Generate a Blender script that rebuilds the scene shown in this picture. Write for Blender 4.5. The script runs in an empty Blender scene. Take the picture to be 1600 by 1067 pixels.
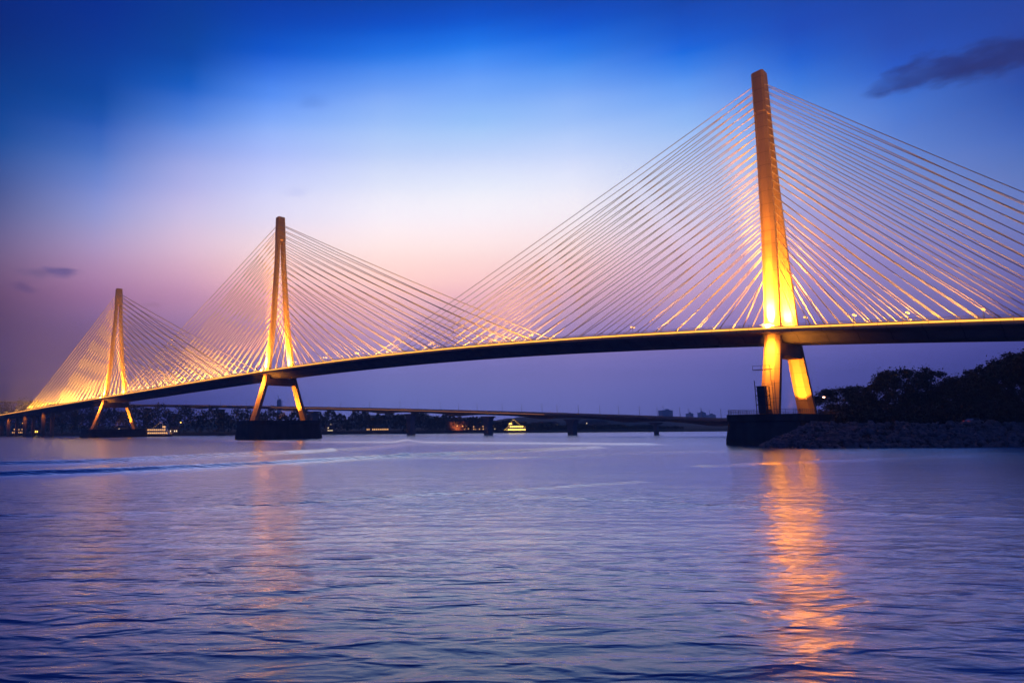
import bpy, math, random
import numpy as np
from mathutils import Vector, Matrix
R_ = math.radians
rng = random.Random(7)
HAZE = 0.00038
WASH = 760.0
nrg = np.random.default_rng(11)
scene = bpy.context.scene
col = scene.collection

# ------------------------------------------------------------------ helpers
CAM_H = 5.5
FPX, CXP, HOR, ROLL = 1050.0, 550.0, 669.0, 0.009
PITCH = math.atan((HOR - 533.5) / FPX)


def srgb(r, g, b):
    f = lambda c: (c / 255 / 12.92) if c / 255 <= 0.04045 else ((c / 255 + 0.055) / 1.055) ** 2.4
    return (f(r), f(g), f(b))


def tag(o, label=None, cat=None, group=None, kind=None):
    if label: o['label'] = label
    if cat: o['category'] = cat
    if group: o['group'] = group
    if kind: o['kind'] = kind
    return o


def empty(name, loc=(0, 0, 0), parent=None):
    o = bpy.data.objects.new(name, None)
    col.objects.link(o)
    o.location = loc
    o.empty_display_size = 1
    if parent: o.parent = parent
    return o


class MB:
    """collects shapes for one mesh"""
    def __init__(s):
        s.v, s.f, s.m = [], [], []

    def add(s, verts, faces, mi=0):
        b = len(s.v)
        s.v.extend([tuple(x) for x in verts])
        for f in faces:
            s.f.append([b + i for i in f]); s.m.append(mi)
        return s

    def box(s, c, size, ax=None, mi=0):
        c = Vector(c)
        ax = ax or (Vector((1, 0, 0)), Vector((0, 1, 0)), Vector((0, 0, 1)))
        h = [a * (d / 2) for a, d in zip(ax, size)]
        vs = [c + h[0] * i + h[1] * j + h[2] * k for k in (-1, 1) for j in (-1, 1) for i in (-1, 1)]
        return s.add(vs, [(0, 2, 3, 1), (4, 5, 7, 6), (0, 1, 5, 4), (2, 6, 7, 3), (0, 4, 6, 2), (1, 3, 7, 5)], mi)

    def tube(s, pts, r, n=6, mi=0, caps=True):
        pts = [Vector(p) for p in pts]
        rs = r if isinstance(r, (list, tuple)) else [r] * len(pts)
        rings = []
        for i, p in enumerate(pts):
            t = (pts[min(i + 1, len(pts) - 1)] - pts[max(i - 1, 0)]).normalized()
            a = t.cross(Vector((0, 0, 1)))
            if a.length < 1e-3: a = Vector((1, 0, 0))
            a.normalize(); b = a.cross(t)
            rings.append([p + (a * math.cos(2 * math.pi * k / n) + b * math.sin(2 * math.pi * k / n)) * rs[i] for k in range(n)])
        return s.loft(rings, mi, caps)

    def loft(s, rings, mi=0, caps=True):
        n = len(rings[0])
        vs = [v for r in rings for v in r]
        fs = []
        for i in range(len(rings) - 1):
            for k in range(n):
                a, b = i * n + k, i * n + (k + 1) % n
                fs.append((a, b, b + n, a + n))
        if caps:
            fs.append(tuple(reversed(range(n))))
            fs.append(tuple(range((len(rings) - 1) * n, len(rings) * n)))
        return s.add(vs, fs, mi)

    def build(s, name, mats, parent=None, smooth=False, loc=None):
        me = bpy.data.meshes.new(name)
        me.from_pydata(s.v, [], s.f)
        mats = mats if isinstance(mats, (list, tuple)) else [mats]
        for m in mats: me.materials.append(m)
        if len(mats) > 1: me.polygons.foreach_set('material_index', s.m)
        if smooth: me.polygons.foreach_set('use_smooth', [True] * len(s.f))
        me.update()
        o = bpy.data.objects.new(name, me)
        col.objects.link(o)
        if parent:
            o.parent = parent
            o.matrix_parent_inverse = Matrix.Translation(-parent_world(parent))
        if loc is not None: o.location = loc
        return o


def parent_world(p):
    """meshes built under a parent keep world coordinates, so only a root Empty has an offset"""
    return p.location.copy() if p.type == 'EMPTY' else Vector((0, 0, 0))


# ------------------------------------------------------------------ materials
def mat(name, base, rough=0.7, var=0.0, vscale=1.0, bump=0.0, bscale=8.0, metallic=0.0, stretch=(1, 1, 1), dark=None):
    m = bpy.data.materials.new(name); m.use_nodes = True
    nt = m.node_tree; b = nt.nodes['Principled BSDF']
    b.inputs['Base Color'].default_value = (*base, 1)
    b.inputs['Roughness'].default_value = rough
    b.inputs['Metallic'].default_value = metallic
    if var or bump:
        tc = nt.nodes.new('ShaderNodeTexCoord'); mp = nt.nodes.new('ShaderNodeMapping')
        mp.inputs['Scale'].default_value = stretch
        nt.links.new(tc.outputs['Object'], mp.inputs['Vector'])
    if var:
        n = nt.nodes.new('ShaderNodeTexNoise'); n.inputs['Scale'].default_value = vscale
        n.inputs['Detail'].default_value = 5; n.inputs['Roughness'].default_value = 0.6
        nt.links.new(mp.outputs[0], n.inputs['Vector'])
        cr = nt.nodes.new('ShaderNodeValToRGB')
        d = dark or tuple(c * (1 - var) for c in base)
        cr.color_ramp.elements[0].position = 0.3; cr.color_ramp.elements[0].color = (*d, 1)
        cr.color_ramp.elements[1].position = 0.68; cr.color_ramp.elements[1].color = (*[min(1, c * (1 + var * 0.4)) for c in base], 1)
        nt.links.new(n.outputs['Fac'], cr.inputs['Fac']); nt.links.new(cr.outputs['Color'], b.inputs['Base Color'])
    if bump:
        n2 = nt.nodes.new('ShaderNodeTexNoise'); n2.inputs['Scale'].default_value = bscale; n2.inputs['Detail'].default_value = 4
        nt.links.new(mp.outputs[0], n2.inputs['Vector'])
        bp = nt.nodes.new('ShaderNodeBump'); bp.inputs['Strength'].default_value = bump
        nt.links.new(n2.outputs['Fac'], bp.inputs['Height']); nt.links.new(bp.outputs['Normal'], b.inputs['Normal'])
    return m


def emat(name, colr, strength, base=(0.2, 0.2, 0.2)):
    m = bpy.data.materials.new(name); m.use_nodes = True
    b = m.node_tree.nodes['Principled BSDF']
    b.inputs['Base Color'].default_value = (*base, 1)
    b.inputs['Emission Color'].default_value = (*colr, 1)
    b.inputs['Emission Strength'].default_value = strength
    m.cycles.emission_sampling = 'NONE'
    return m


M = {}
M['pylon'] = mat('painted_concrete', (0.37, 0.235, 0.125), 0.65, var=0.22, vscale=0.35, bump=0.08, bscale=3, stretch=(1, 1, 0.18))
M['deck'] = mat('deck_concrete', (0.22, 0.2, 0.19), 0.8, var=0.3, vscale=0.25, bump=0.1, bscale=2)
M['parapet'] = mat('parapet_concrete', (0.42, 0.39, 0.35), 0.8, var=0.3, vscale=0.3)


def joints(m, axis, pitch, width, depth):
    nt = m.node_tree; b = nt.nodes['Principled BSDF']; src = b.inputs['Base Color'].links[0].from_socket
    t_ = nt.nodes.new('ShaderNodeTexCoord'); dp = nt.nodes.new('ShaderNodeVectorMath'); dp.operation = 'DOT_PRODUCT'
    nt.links.new(t_.outputs['Object'], dp.inputs[0]); dp.inputs[1].default_value = axis
    d1 = nt.nodes.new('ShaderNodeMath'); d1.operation = 'DIVIDE'; nt.links.new(dp.outputs['Value'], d1.inputs[0]); d1.inputs[1].default_value = pitch
    f1 = nt.nodes.new('ShaderNodeMath'); f1.operation = 'FRACT'; nt.links.new(d1.outputs[0], f1.inputs[0])
    l1 = nt.nodes.new('ShaderNodeMath'); l1.operation = 'LESS_THAN'; nt.links.new(f1.outputs[0], l1.inputs[0]); l1.inputs[1].default_value = width / pitch
    s1 = nt.nodes.new('ShaderNodeMath'); s1.operation = 'MULTIPLY'; nt.links.new(l1.outputs[0], s1.inputs[0]); s1.inputs[1].default_value = depth
    mx = nt.nodes.new('ShaderNodeMix'); mx.data_type = 'RGBA'; nt.links.new(s1.outputs[0], mx.inputs['Factor']); nt.links.new(src, mx.inputs['A'])
    mx.inputs['B'].default_value = (0.04, 0.035, 0.03, 1); nt.links.new(mx.outputs['Result'], b.inputs['Base Color'])


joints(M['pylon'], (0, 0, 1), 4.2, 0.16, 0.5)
joints(M['deck'], (-.66850521, .74370746, 0), 7.0, 0.22, 0.6)
M['asphalt'] = mat('asphalt', (0.05, 0.05, 0.05), 0.9, var=0.3, vscale=1.5)
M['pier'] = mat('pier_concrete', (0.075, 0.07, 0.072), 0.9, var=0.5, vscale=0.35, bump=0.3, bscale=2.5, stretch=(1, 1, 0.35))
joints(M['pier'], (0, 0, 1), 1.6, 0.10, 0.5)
M['cable'] = mat('cable_sheath', (0.42, 0.38, 0.33), 0.45)
M['steel'] = mat('dark_steel', (0.09, 0.09, 0.10), 0.5, metallic=0.4, var=0.4, vscale=3)
M['lampsteel'] = mat('galvanised_steel', (0.35, 0.34, 0.33), 0.45, metallic=0.3)
M['cap_line'] = emat('edge_glow_strip', (1.0, 0.40, 0.04), 2.2)
M['up_strip'] = emat('cable_wash_lamp', (1.0, 0.42, 0.045), 6.0)
M['lamp'] = emat('lamp_glow', (1.0, 0.45, 0.06), 3.0)
M['flood'] = emat('flood_glow', (1.0, 0.45, 0.06), 6.0)
M['rock'] = mat('riprap_rock', (0.17, 0.17, 0.185), 0.85, var=0.6, vscale=0.9, bump=0.4, bscale=3)
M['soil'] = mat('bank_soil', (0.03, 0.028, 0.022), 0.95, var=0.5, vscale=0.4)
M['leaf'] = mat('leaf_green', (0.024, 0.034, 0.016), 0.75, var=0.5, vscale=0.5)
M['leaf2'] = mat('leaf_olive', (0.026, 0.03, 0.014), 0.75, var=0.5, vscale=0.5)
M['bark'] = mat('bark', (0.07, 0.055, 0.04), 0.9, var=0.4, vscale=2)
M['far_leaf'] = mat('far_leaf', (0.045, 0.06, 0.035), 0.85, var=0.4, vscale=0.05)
M['white'] = mat('white_paint', (0.75, 0.74, 0.7), 0.5, var=0.1, vscale=1)
M['hull'] = mat('hull_paint', (0.10, 0.09, 0.11), 0.4)
M['window'] = emat('lit_window', (1.0, 0.5, 0.16), 1.7)
M['window_gold'] = emat('lit_window_gold', (1.0, 0.55, 0.07), 6.0)
M['window_cool'] = emat('lit_window_cool', (1.0, 0.75, 0.45), 1.8)
M['wall'] = mat('house_wall', (0.22, 0.2, 0.19), 0.85, var=0.3, vscale=0.3)
M['wall2'] = mat('house_wall_brick', (0.25, 0.15, 0.11), 0.85, var=0.3, vscale=0.3)
M['roof'] = mat('roof_tile', (0.07, 0.06, 0.06), 0.8)
M['tower'] = mat('tower_block', (0.7, 0.7, 0.72), 0.8, var=0.2, vscale=0.05)
M['carpaint'] = mat('car_paint', (0.30, 0.31, 0.34), 0.25, metallic=0.3)
M['glass'] = mat('car_glass', (0.02, 0.02, 0.03), 0.08)
M['rubber'] = mat('rubber', (0.02, 0.02, 0.02), 0.8)
M['red'] = emat('tail_lamp', (1.0, 0.08, 0.04), 0.6)

scene.view_settings.view_transform = 'Standard'; scene.view_settings.look = 'None'; scene.view_settings.gamma = 1; scene.view_settings.exposure = 0
# ------------------------------------------------------------------ camera
cd = bpy.data.cameras.new('camera'); cam = bpy.data.objects.new('camera', cd); col.objects.link(cam)
cd.sensor_width = 36; cd.lens = FPX / 1600 * 36; cd.clip_end = 20000; cd.clip_start = 0.1
cd.shift_x = (800 - CXP) / 1600
cam.matrix_world = Matrix.Translation((0, 0, CAM_H)) @ Matrix.Rotation(math.pi / 2 + PITCH, 4, 'X') @ Matrix.Rotation(-ROLL, 4, 'Z')
scene.camera = cam


def at(px, Y, dz=0.0):
    """ground X for a photo column at distance Y (near the horizon)"""
    return (px - CXP) / FPX * Y


def direction(px, py):
    x, y = px - CXP, 533.5 - py
    c, s = math.cos(-ROLL), math.sin(-ROLL)
    x, y = x * c - y * s, x * s + y * c
    y, z = FPX, y
    d = Vector((x, y * math.cos(PITCH) - z * math.sin(PITCH), y * math.sin(PITCH) + z * math.cos(PITCH)))
    return d.normalized()


# ------------------------------------------------------------------ sky
SKY = {
    -25: [(0, 0, 42, 125), (100, 0, 55, 135), (200, 8, 70, 150), (250, 42, 78, 150), (300, 62, 80, 142), (350, 84, 86, 140), (400, 96, 83, 128), (450, 86, 67, 112), (500, 62, 52, 104), (550, 52, 50, 108), (600, 38, 45, 100), (660, 30, 40, 90)],
    150: [(0, 0, 48, 142), (100, 0, 64, 156), (160, 14, 76, 166), (200, 45, 94, 185), (250, 84, 120, 200), (300, 122, 140, 210), (350, 150, 150, 205), (400, 166, 140, 186), (450, 150, 112, 162), (500, 106, 86, 146), (550, 75, 68, 130), (600, 58, 62, 128), (660, 45, 52, 112)],
    290: [(0, 4, 58, 150), (60, 0, 68, 160), (100, 5, 78, 175), (150, 45, 105, 205), (200, 100, 140, 225), (250, 150, 165, 230), (300, 180, 180, 232), (350, 205, 190, 225), (400, 212, 178, 206), (450, 186, 142, 182), (500, 140, 110, 165), (550, 98, 88, 152), (600, 78, 82, 152), (660, 62, 68, 138)],
    420: [(0, 0, 60, 165), (50, 0, 76, 188), (90, 28, 96, 212), (130, 70, 130, 236), (160, 98, 150, 245), (200, 140, 176, 250), (250, 176, 192, 251), (300, 206, 210, 250), (350, 226, 216, 240), (400, 241, 209, 217), (450, 227, 176, 192), (500, 174, 136, 178), (550, 114, 102, 168), (600, 90, 94, 166), (660, 77, 84, 154)],
    600: [(0, 0, 66, 170), (50, 8, 90, 208), (100, 60, 130, 236), (150, 122, 168, 247), (200, 160, 194, 250), (250, 195, 212, 250), (300, 228, 231, 251), (350, 247, 237, 247), (400, 251, 223, 223), (450, 245, 197, 201), (500, 203, 160, 192), (550, 134, 122, 186), (600, 108, 112, 180), (660, 95, 104, 174)],
    750: [(0, 0, 72, 182), (40, 0, 95, 215), (80, 50, 130, 240), (120, 100, 158, 249), (160, 130, 178, 250), (200, 160, 198, 250), (250, 200, 216, 252), (300, 234, 237, 252), (350, 248, 237, 246), (400, 250, 220, 222), (450, 239, 190, 200), (500, 190, 152, 190), (550, 131, 120, 184), (600, 110, 112, 180), (660, 96, 104, 174)],
    900: [(0, 0, 70, 180), (50, 14, 100, 220), (100, 70, 140, 240), (150, 128, 174, 248), (200, 165, 197, 250), (250, 205, 218, 252), (300, 234, 234, 250), (350, 244, 231, 240), (400, 243, 210, 216), (450, 221, 178, 196), (500, 172, 142, 187), (550, 128, 118, 182), (600, 110, 110, 180), (660, 96, 104, 174)],
    1090: [(0, 0, 70, 175), (50, 0, 90, 206), (80, 20, 110, 225), (120, 80, 145, 240), (160, 120, 170, 245), (200, 150, 188, 245), (250, 180, 200, 242), (300, 200, 205, 238), (350, 210, 200, 232), (400, 205, 180, 216), (450, 184, 155, 200), (500, 145, 125, 188), (550, 113, 107, 178), (600, 98, 101, 175), (660, 84, 92, 164)],
    1270: [(0, 0, 70, 175), (50, 0, 80, 192), (100, 30, 105, 215), (150, 75, 134, 225), (200, 110, 153, 230), (250, 130, 160, 226), (300, 148, 160, 220), (350, 158, 154, 214), (400, 158, 144, 205), (450, 144, 130, 195), (500, 120, 110, 180), (550, 96, 96, 170), (600, 82, 86, 162), (660, 70, 76, 150)],
    1430: [(0, 0, 68, 168), (60, 0, 76, 180), (100, 20, 90, 198), (150, 54, 112, 208), (200, 76, 122, 208), (250, 96, 132, 208), (300, 114, 136, 205), (350, 124, 134, 200), (400, 124, 124, 192), (450, 114, 112, 180), (500, 98, 96, 168), (550, 80, 82, 157), (600, 70, 75, 149), (660, 58, 64, 134)],
    1640: [(0, 0, 66, 162), (60, 0, 68, 162), (130, 10, 76, 170), (200, 45, 96, 185), (250, 70, 110, 187), (300, 86, 117, 190), (350, 95, 115, 185), (400, 95, 105, 176), (450, 88, 92, 166), (500, 75, 80, 152), (550, 62, 68, 142), (600, 55, 60, 132), (660, 46, 52, 116)],
}
w = bpy.data.worlds.new('World'); scene.world = w; w.use_nodes = True
nt = w.node_tree; N = nt.nodes; L = nt.links; N.clear()


def node(t, **kw):
    n = N.new(t)
    for k, v in kw.items(): setattr(n, k, v)
    return n


def math_(op, a, b=None, c=None, clamp=False):
    n = node('ShaderNodeMath', operation=op, use_clamp=clamp)
    for i, v in enumerate((a, b, c)):
        if v is None: continue
        if isinstance(v, (int, float)): n.inputs[i].default_value = v
        else: L.new(v, n.inputs[i])
    return n.outputs[0]


tc = node('ShaderNodeTexCoord'); sep = node('ShaderNodeSeparateXYZ'); L.new(tc.outputs['Generated'], sep.inputs[0])
elev = math_('ARCSINE', sep.outputs['Z'])
azim = math_('ARCTAN2', sep.outputs['X'], sep.outputs['Y'])
EMAX = R_(90)
efac = math_('DIVIDE', elev, EMAX, clamp=True)


def ramp(stops):
    cr = node('ShaderNodeValToRGB'); r = cr.color_ramp; r.interpolation = 'CARDINAL'
    stops = sorted(stops)
    while len(r.elements) < len(stops): r.elements.new(0.5)
    for e, (p, c) in zip(r.elements, stops):
        e.position = p; e.color = (*c, 1)
    L.new(efac, cr.inputs['Fac'])
    return cr.outputs['Color']


cols = []
for px, rows in SKY.items():
    stops = []
    for (py, r, g, b) in rows:
        e = math.asin(direction(px, py).z)
        tr = math.exp(-HAZE * min(1790.0, 132.0 / max(0.01, math.sin(e))))
        stops.append((max(0.0, e / EMAX), tuple(max(0.0, (c_ - a_ * (1 - tr)) / tr / 1.5) for c_, a_ in zip(srgb(r, g, b), (0.03, 0.04, 0.14)))))
    top = stops[0][0]
    stops.append((top + 0.12, srgb(0, 43, 118))); stops.append((1.0, srgb(0, 30, 87)))
    d = direction(px, 380)
    cols.append((math.atan2(d.x, d.y), ramp(stops)))
dim = ramp([(0.0, srgb(22, 29, 70)), (0.06, srgb(29, 36, 83)), (0.2, srgb(20, 44, 104)), (0.45, srgb(0, 41, 105)), (1.0, srgb(0, 30, 87))])
cols.insert(0, (cols[0][0] - 0.75, dim)); cols.append((cols[-1][0] + 0.75, dim))
cur = cols[0][1]
for (a0, _), (a1, c1) in zip(cols[:-1], cols[1:]):
    mr = node('ShaderNodeMapRange', interpolation_type='LINEAR')
    L.new(azim, mr.inputs['Value']); mr.inputs['From Min'].default_value = a0; mr.inputs['From Max'].default_value = a1
    mx = node('ShaderNodeMix', data_type='RGBA')
    L.new(mr.outputs[0], mx.inputs['Factor']); L.new(cur, mx.inputs['A']); L.new(c1, mx.inputs['B'])
    cur = mx.outputs['Result']


def cloud(px, py, wx, wy, tilt, dark, amount, seed):
    """a soft dusk cloud at a direction of the sky"""
    global cur
    d = direction(px, py); a0, e0 = math.atan2(d.x, d.y), math.asin(d.z)
    da = math_('SUBTRACT', azim, a0); de = math_('SUBTRACT', elev, e0)
    c, s = math.cos(tilt), math.sin(tilt)
    u = math_('ADD', math_('MULTIPLY', da, c / wx), math_('MULTIPLY', de, s / wx))
    v = math_('ADD', math_('MULTIPLY', da, -s / wy), math_('MULTIPLY', de, c / wy))
    rad = math_('SQRT', math_('ADD', math_('MULTIPLY', u, u), math_('MULTIPLY', v, v)))
    cmb = node('ShaderNodeCombineXYZ'); L.new(math_('MULTIPLY', da, 22.0), cmb.inputs[0]); L.new(math_('MULTIPLY', de, 55.0), cmb.inputs[1]); cmb.inputs[2].default_value = seed
    nz = node('ShaderNodeTexNoise'); nz.inputs['Scale'].default_value = 1.0; nz.inputs['Detail'].default_value = 5; nz.inputs['Roughness'].default_value = 0.55
    L.new(cmb.outputs[0], nz.inputs['Vector'])
    k = math_('ADD', math_('SUBTRACT', 1.0, rad), math_('MULTIPLY', math_('SUBTRACT', nz.outputs['Fac'], 0.5), 1.9))
    mr = node('ShaderNodeMapRange', interpolation_type='SMOOTHSTEP'); L.new(k, mr.inputs['Value'])
    mr.inputs['From Min'].default_value = 0.1; mr.inputs['From Max'].default_value = 0.8; mr.inputs['To Max'].default_value = amount
    mx = node('ShaderNodeMix', data_type='RGBA'); L.new(mr.outputs[0], mx.inputs['Factor']); L.new(cur, mx.inputs['A'])
    mx.inputs['B'].default_value = (*dark, 1)
    cur = mx.outputs['Result']


cloud(1480, 106, 0.085, 0.024, -0.04, srgb(0, 37, 104), 0.84, 3.1)
cloud(1575, 90, 0.08, 0.023, -0.02, srgb(0, 35, 99), 0.82, 9.1)
cloud(1400, 128, 0.05, 0.012, 0.0, srgb(17, 63, 138), 0.5, 8.3)
cloud(98, 423, 0.038, 0.011, 0.03, srgb(77, 70, 125), 0.8, 5.2)
cloud(60, 426, 0.034, 0.010, 0.0, srgb(79, 70, 115), 0.5, 6.2)
cloud(40, 450, 0.028, 0.010, -0.2, srgb(68, 55, 107), 0.55, 7.7)
cloud(465, 300, 0.03, 0.012, 0.1, srgb(125, 138, 188), 0.16, 1.7)
cloud(485, 160, 0.035, 0.02, 0.1, srgb(42, 84, 167), 0.18, 2.7)
cloud(235, 476, 0.022, 0.006, 0.0, srgb(125, 94, 134), 0.5, 4.4)
bg = node('ShaderNodeBackground'); L.new(cur, bg.inputs['Color']); bg.inputs['Strength'].default_value = 1.5
nsky = node('ShaderNodeTexSky'); nsky.sky_type = 'NISHITA'; nsky.sun_disc = False
nsky.sun_elevation = R_(-2.0); nsky.sun_rotation = R_(8)
bg2 = node('ShaderNodeBackground'); L.new(nsky.outputs[0], bg2.inputs['Color']); bg2.inputs['Strength'].default_value = 0.004
addn = node('ShaderNodeAddShader'); L.new(bg.outputs[0], addn.inputs[0]); L.new(bg2.outputs[0], addn.inputs[1])
wo = node('ShaderNodeOutputWorld'); L.new(addn.outputs[0], wo.inputs['Surface'])

# ------------------------------------------------------------------ water
def wake_ridge(X, Y, pts, width, amp):
    """raised swell along a polyline in plan"""
    best = np.full(X.shape, 1e9)
    side = np.zeros(X.shape)
    for (x0, y0), (x1, y1) in zip(pts[:-1], pts[1:]):
        dx, dy = x1 - x0, y1 - y0; l2 = dx * dx + dy * dy
        t = np.clip(((X - x0) * dx + (Y - y0) * dy) / l2, 0, 1)
        d = np.hypot(X - x0 - t * dx, Y - y0 - t * dy)
        best = np.minimum(best, d)
    q = best / width
    return 1.5 * amp * (1 - 0.0 * q) * np.exp(-q * q) * 1.0


def px_to_water(px, py):
    d = direction(px, py)
    k = -CAM_H / d.z
    return (d.x * k, d.y * k)


def smooth_poly(pts, n=12):
    out = []
    P = [pts[0]] + pts + [pts[-1]]
    for i in range(1, len(P) - 2):
        p0, p1, p2, p3 = [np.array(P[j], float) for j in (i - 1, i, i + 1, i + 2)]
        for k in range(n):
            t = k / n
            out.append(tuple(0.5 * ((2 * p1) + (-p0 + p2) * t + (2 * p0 - 5 * p1 + 4 * p2 - p3) * t * t + (-p0 + 3 * p1 - 3 * p2 + p3) * t ** 3)))
    out.append(pts[-1])
    return out


na = 440
rr = np.concatenate([[0.0], 3.0 * 1.02 ** np.arange(142), 50 * 1.0048 ** np.arange(396), 333 * 1.016 ** np.arange(96), [1750.0]])
aa = np.linspace(R_(-62), R_(62), na)
RR, AA = np.meshgrid(rr, aa, indexing='ij')
WX, WY = RR * np.sin(AA), RR * np.cos(AA)
WZ = np.zeros_like(WX)
wakes = [
    ([(-60, 745), (150, 738), (330, 730), (480, 722), (640, 713), (800, 706), (930, 700)], 2.2, 0.42),
    ([(-60, 727), (120, 724), (300, 715), (460, 708), (560, 702), (640, 693), (600, 688)], 3.2, 0.5),
    ([(300, 689), (480, 691), (700, 692), (900, 694), (1010, 695)], 5.0, 0.40),
    ([(780, 772), (950, 780), (1150, 790), (1330, 800), (1620, 812)], 0.6, 0.05),
    ([(-40, 806), (200, 799), (420, 788), (620, 775), (800, 765), (1000, 752)], 0.8, 0.08),
    ([(480, 702), (700, 716), (1000, 708), (1120, 705)], 1.6, 0.14),
    ([(1100, 728), (1300, 720), (1500, 712), (1640, 708)], 1.6, 0.14),
]
for pts, wd, am in wakes:
    wp = smooth_poly([px_to_water(*p) for p in pts], 6)
    WZ += wake_ridge(WX, WY, wp, wd, am)
WZ[-1:] = 0
verts = np.stack([WX, WY, WZ], -1).reshape(-1, 3)
nA = na
idx = np.arange(len(rr) * nA).reshape(len(rr), nA)
quads = np.stack([idx[:-1, :-1], idx[1:, :-1], idx[1:, 1:], idx[:-1, 1:]], -1).reshape(-1, 4)
# the rest of the river behind and beside the camera
b0 = len(verts)
ex = np.linspace(R_(62), R_(298), 60)
ev = np.concatenate([[[0, 0, 0]], np.stack([1750 * np.sin(ex), 1750 * np.cos(ex), 0 * ex], -1)])
verts = np.concatenate([verts, ev])
tris = [[b0, b0 + 1 + i + 1, b0 + 1 + i] for i in range(59)]
me = bpy.data.meshes.new('water'); me.from_pydata(verts.tolist(), [], [list(map(int, q[::-1])) for q in quads] + tris); me.update()
me.polygons.foreach_set('use_smooth', [True] * len(me.polygons))
water = bpy.data.objects.new('water', me); col.objects.link(water); tag(water, kind='structure')
wm = bpy.data.materials.new('river_water'); wm.use_nodes = True
nt = wm.node_tree; N = nt.nodes; L = nt.links
N.clear()
body = node('ShaderNodeBsdfDiffuse'); body.inputs['Color'].default_value = (0.010, 0.032, 0.19, 1)
gl = node('ShaderNodeBsdfGlossy'); gl.distribution = 'MULTI_GGX'; gl.inputs['Color'].default_value = (0.64, 0.81, 1.0, 1); gl.inputs['Roughness'].default_value = 0.205
fr = node('ShaderNodeFresnel'); fr.inputs['IOR'].default_value = 1.45
fm = math_('MINIMUM', math_('MULTIPLY', math_('POWER', fr.outputs[0], 1.9), 6.2), 0.97)
wmix = node('ShaderNodeMixShader'); L.new(fm, wmix.inputs[0]); L.new(body.outputs[0], wmix.inputs[1]); L.new(gl.outputs[0], wmix.inputs[2])
wout = node('ShaderNodeOutputMaterial'); L.new(wmix.outputs[0], wout.inputs['Surface'])
geo = node('ShaderNodeNewGeometry')


def wnoise(sx, sy, rot, scale, detail, rough, seed, warp=0.0):
    mp = node('ShaderNodeMapping'); mp.inputs['Scale'].default_value = (sx, sy, 1); mp.inputs['Rotation'].default_value = (0, 0, rot)
    mp.inputs['Location'].default_value = (seed * 13.7, seed * 7.3, 0)
    L.new(geo.outputs['Position'], mp.inputs['Vector'])
    n = node('ShaderNodeTexNoise'); n.inputs['Scale'].default_value = scale; n.inputs['Detail'].default_value = detail
    n.inputs['Roughness'].default_value = rough; n.inputs['Distortion'].default_value = warp
    L.new(mp.outputs[0], n.inputs['Vector'])
    return n.outputs['Fac']


h1 = wnoise(0.42, 1.0, R_(5), 0.95, 2.5, 0.5, 1, 0.4)
h2 = wnoise(0.6, 1.0, R_(-14), 2.7, 2.0, 0.5, 2, 0.3)
h3 = wnoise(0.3, 1.0, R_(3), 0.16, 2.0, 0.5, 3)
patch = wnoise(0.25, 1.0, R_(5), 0.035, 2.0, 0.5, 4)
pm = node('ShaderNodeMapRange', interpolation_type='SMOOTHSTEP'); L.new(patch, pm.inputs['Value'])
pm.inputs['From Min'].default_value = 0.38; pm.inputs['From Max'].default_value = 0.62; pm.inputs['To Min'].default_value = 0.45; pm.inputs['To Max'].default_value = 1.15
hs = math_('ADD', math_('MULTIPLY', math_('POWER', h1, 2.2), 0.30), math_('MULTIPLY', h2, 0.03))
hs = math_('MULTIPLY', hs, pm.outputs[0])
sepw = node('ShaderNodeSeparateXYZ'); L.new(geo.outputs['Position'], sepw.inputs[0])
chop = node('ShaderNodeValToRGB'); cr_ = chop.color_ramp; cr_.interpolation = 'EASE'     # a band of wind chop across the river
for p_, v_ in ((0.0, .35), (.11, .42), (.19, .8), (.34, 1.0), (.46, .55), (.6, .35), (1.0, .3)):
    e_ = cr_.elements.new(p_); e_.color = (v_, v_, v_, 1)
L.new(math_('DIVIDE', sepw.outputs[1], 150.0, clamp=True), chop.inputs['Fac'])
hs = math_('MULTIPLY', hs, chop.outputs['Color'])
hs = math_('ADD', hs, math_('MULTIPLY', h3, 0.14))
bp = node('ShaderNodeBump'); bp.inputs['Strength'].default_value = 1.0; bp.inputs['Distance'].default_value = 1.0
L.new(hs, bp.inputs['Height']); L.new(bp.outputs[0], gl.inputs['Normal'])
bp2 = node('ShaderNodeBump'); bp2.inputs['Strength'].default_value = 1.0; bp2.inputs['Distance'].default_value = 1.0
L.new(hs, bp2.inputs['Height']); L.new(bp2.outputs[0], fr.inputs['Normal'])
me.materials.append(wm)

# ------------------------------------------------------------------ the cable-stayed bridge
P0 = Vector((128.644, 198.818, 0)); U = Vector((-.66850521, .74370746, 0)); NN = Vector((-.74370746, -.66850521, 0)); UP = Vector((0, 0, 1))


def B(s, t, z):
    return P0 + U * s + NN * t + UP * z


prof_s = np.array([-300, -200, -120, -60, 0, 60, 120, 190, 255, 310, 360, 410, 480, 540, 620, 680, 760, 860, 980], float)
prof_z = np.array([2, 10, 17.2, 22.6, 26.9, 30.1, 32.1, 33.1, 32.4, 30.8, 29.2, 28.0, 26.6, 25.0, 22.5, 20.8, 18.7, 16.6, 15.0], float) + CAM_H
pc = np.polyfit(prof_s, prof_z, 8)


def dz(s):
    return float(np.polyval(pc, s))


HW = 13.2
bridge = empty('cable_stayed_bridge', B(0, 0, 0))
tag(bridge, 'long cable-stayed bridge with three golden floodlit A-shaped pylons standing in the river', 'bridge')

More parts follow.
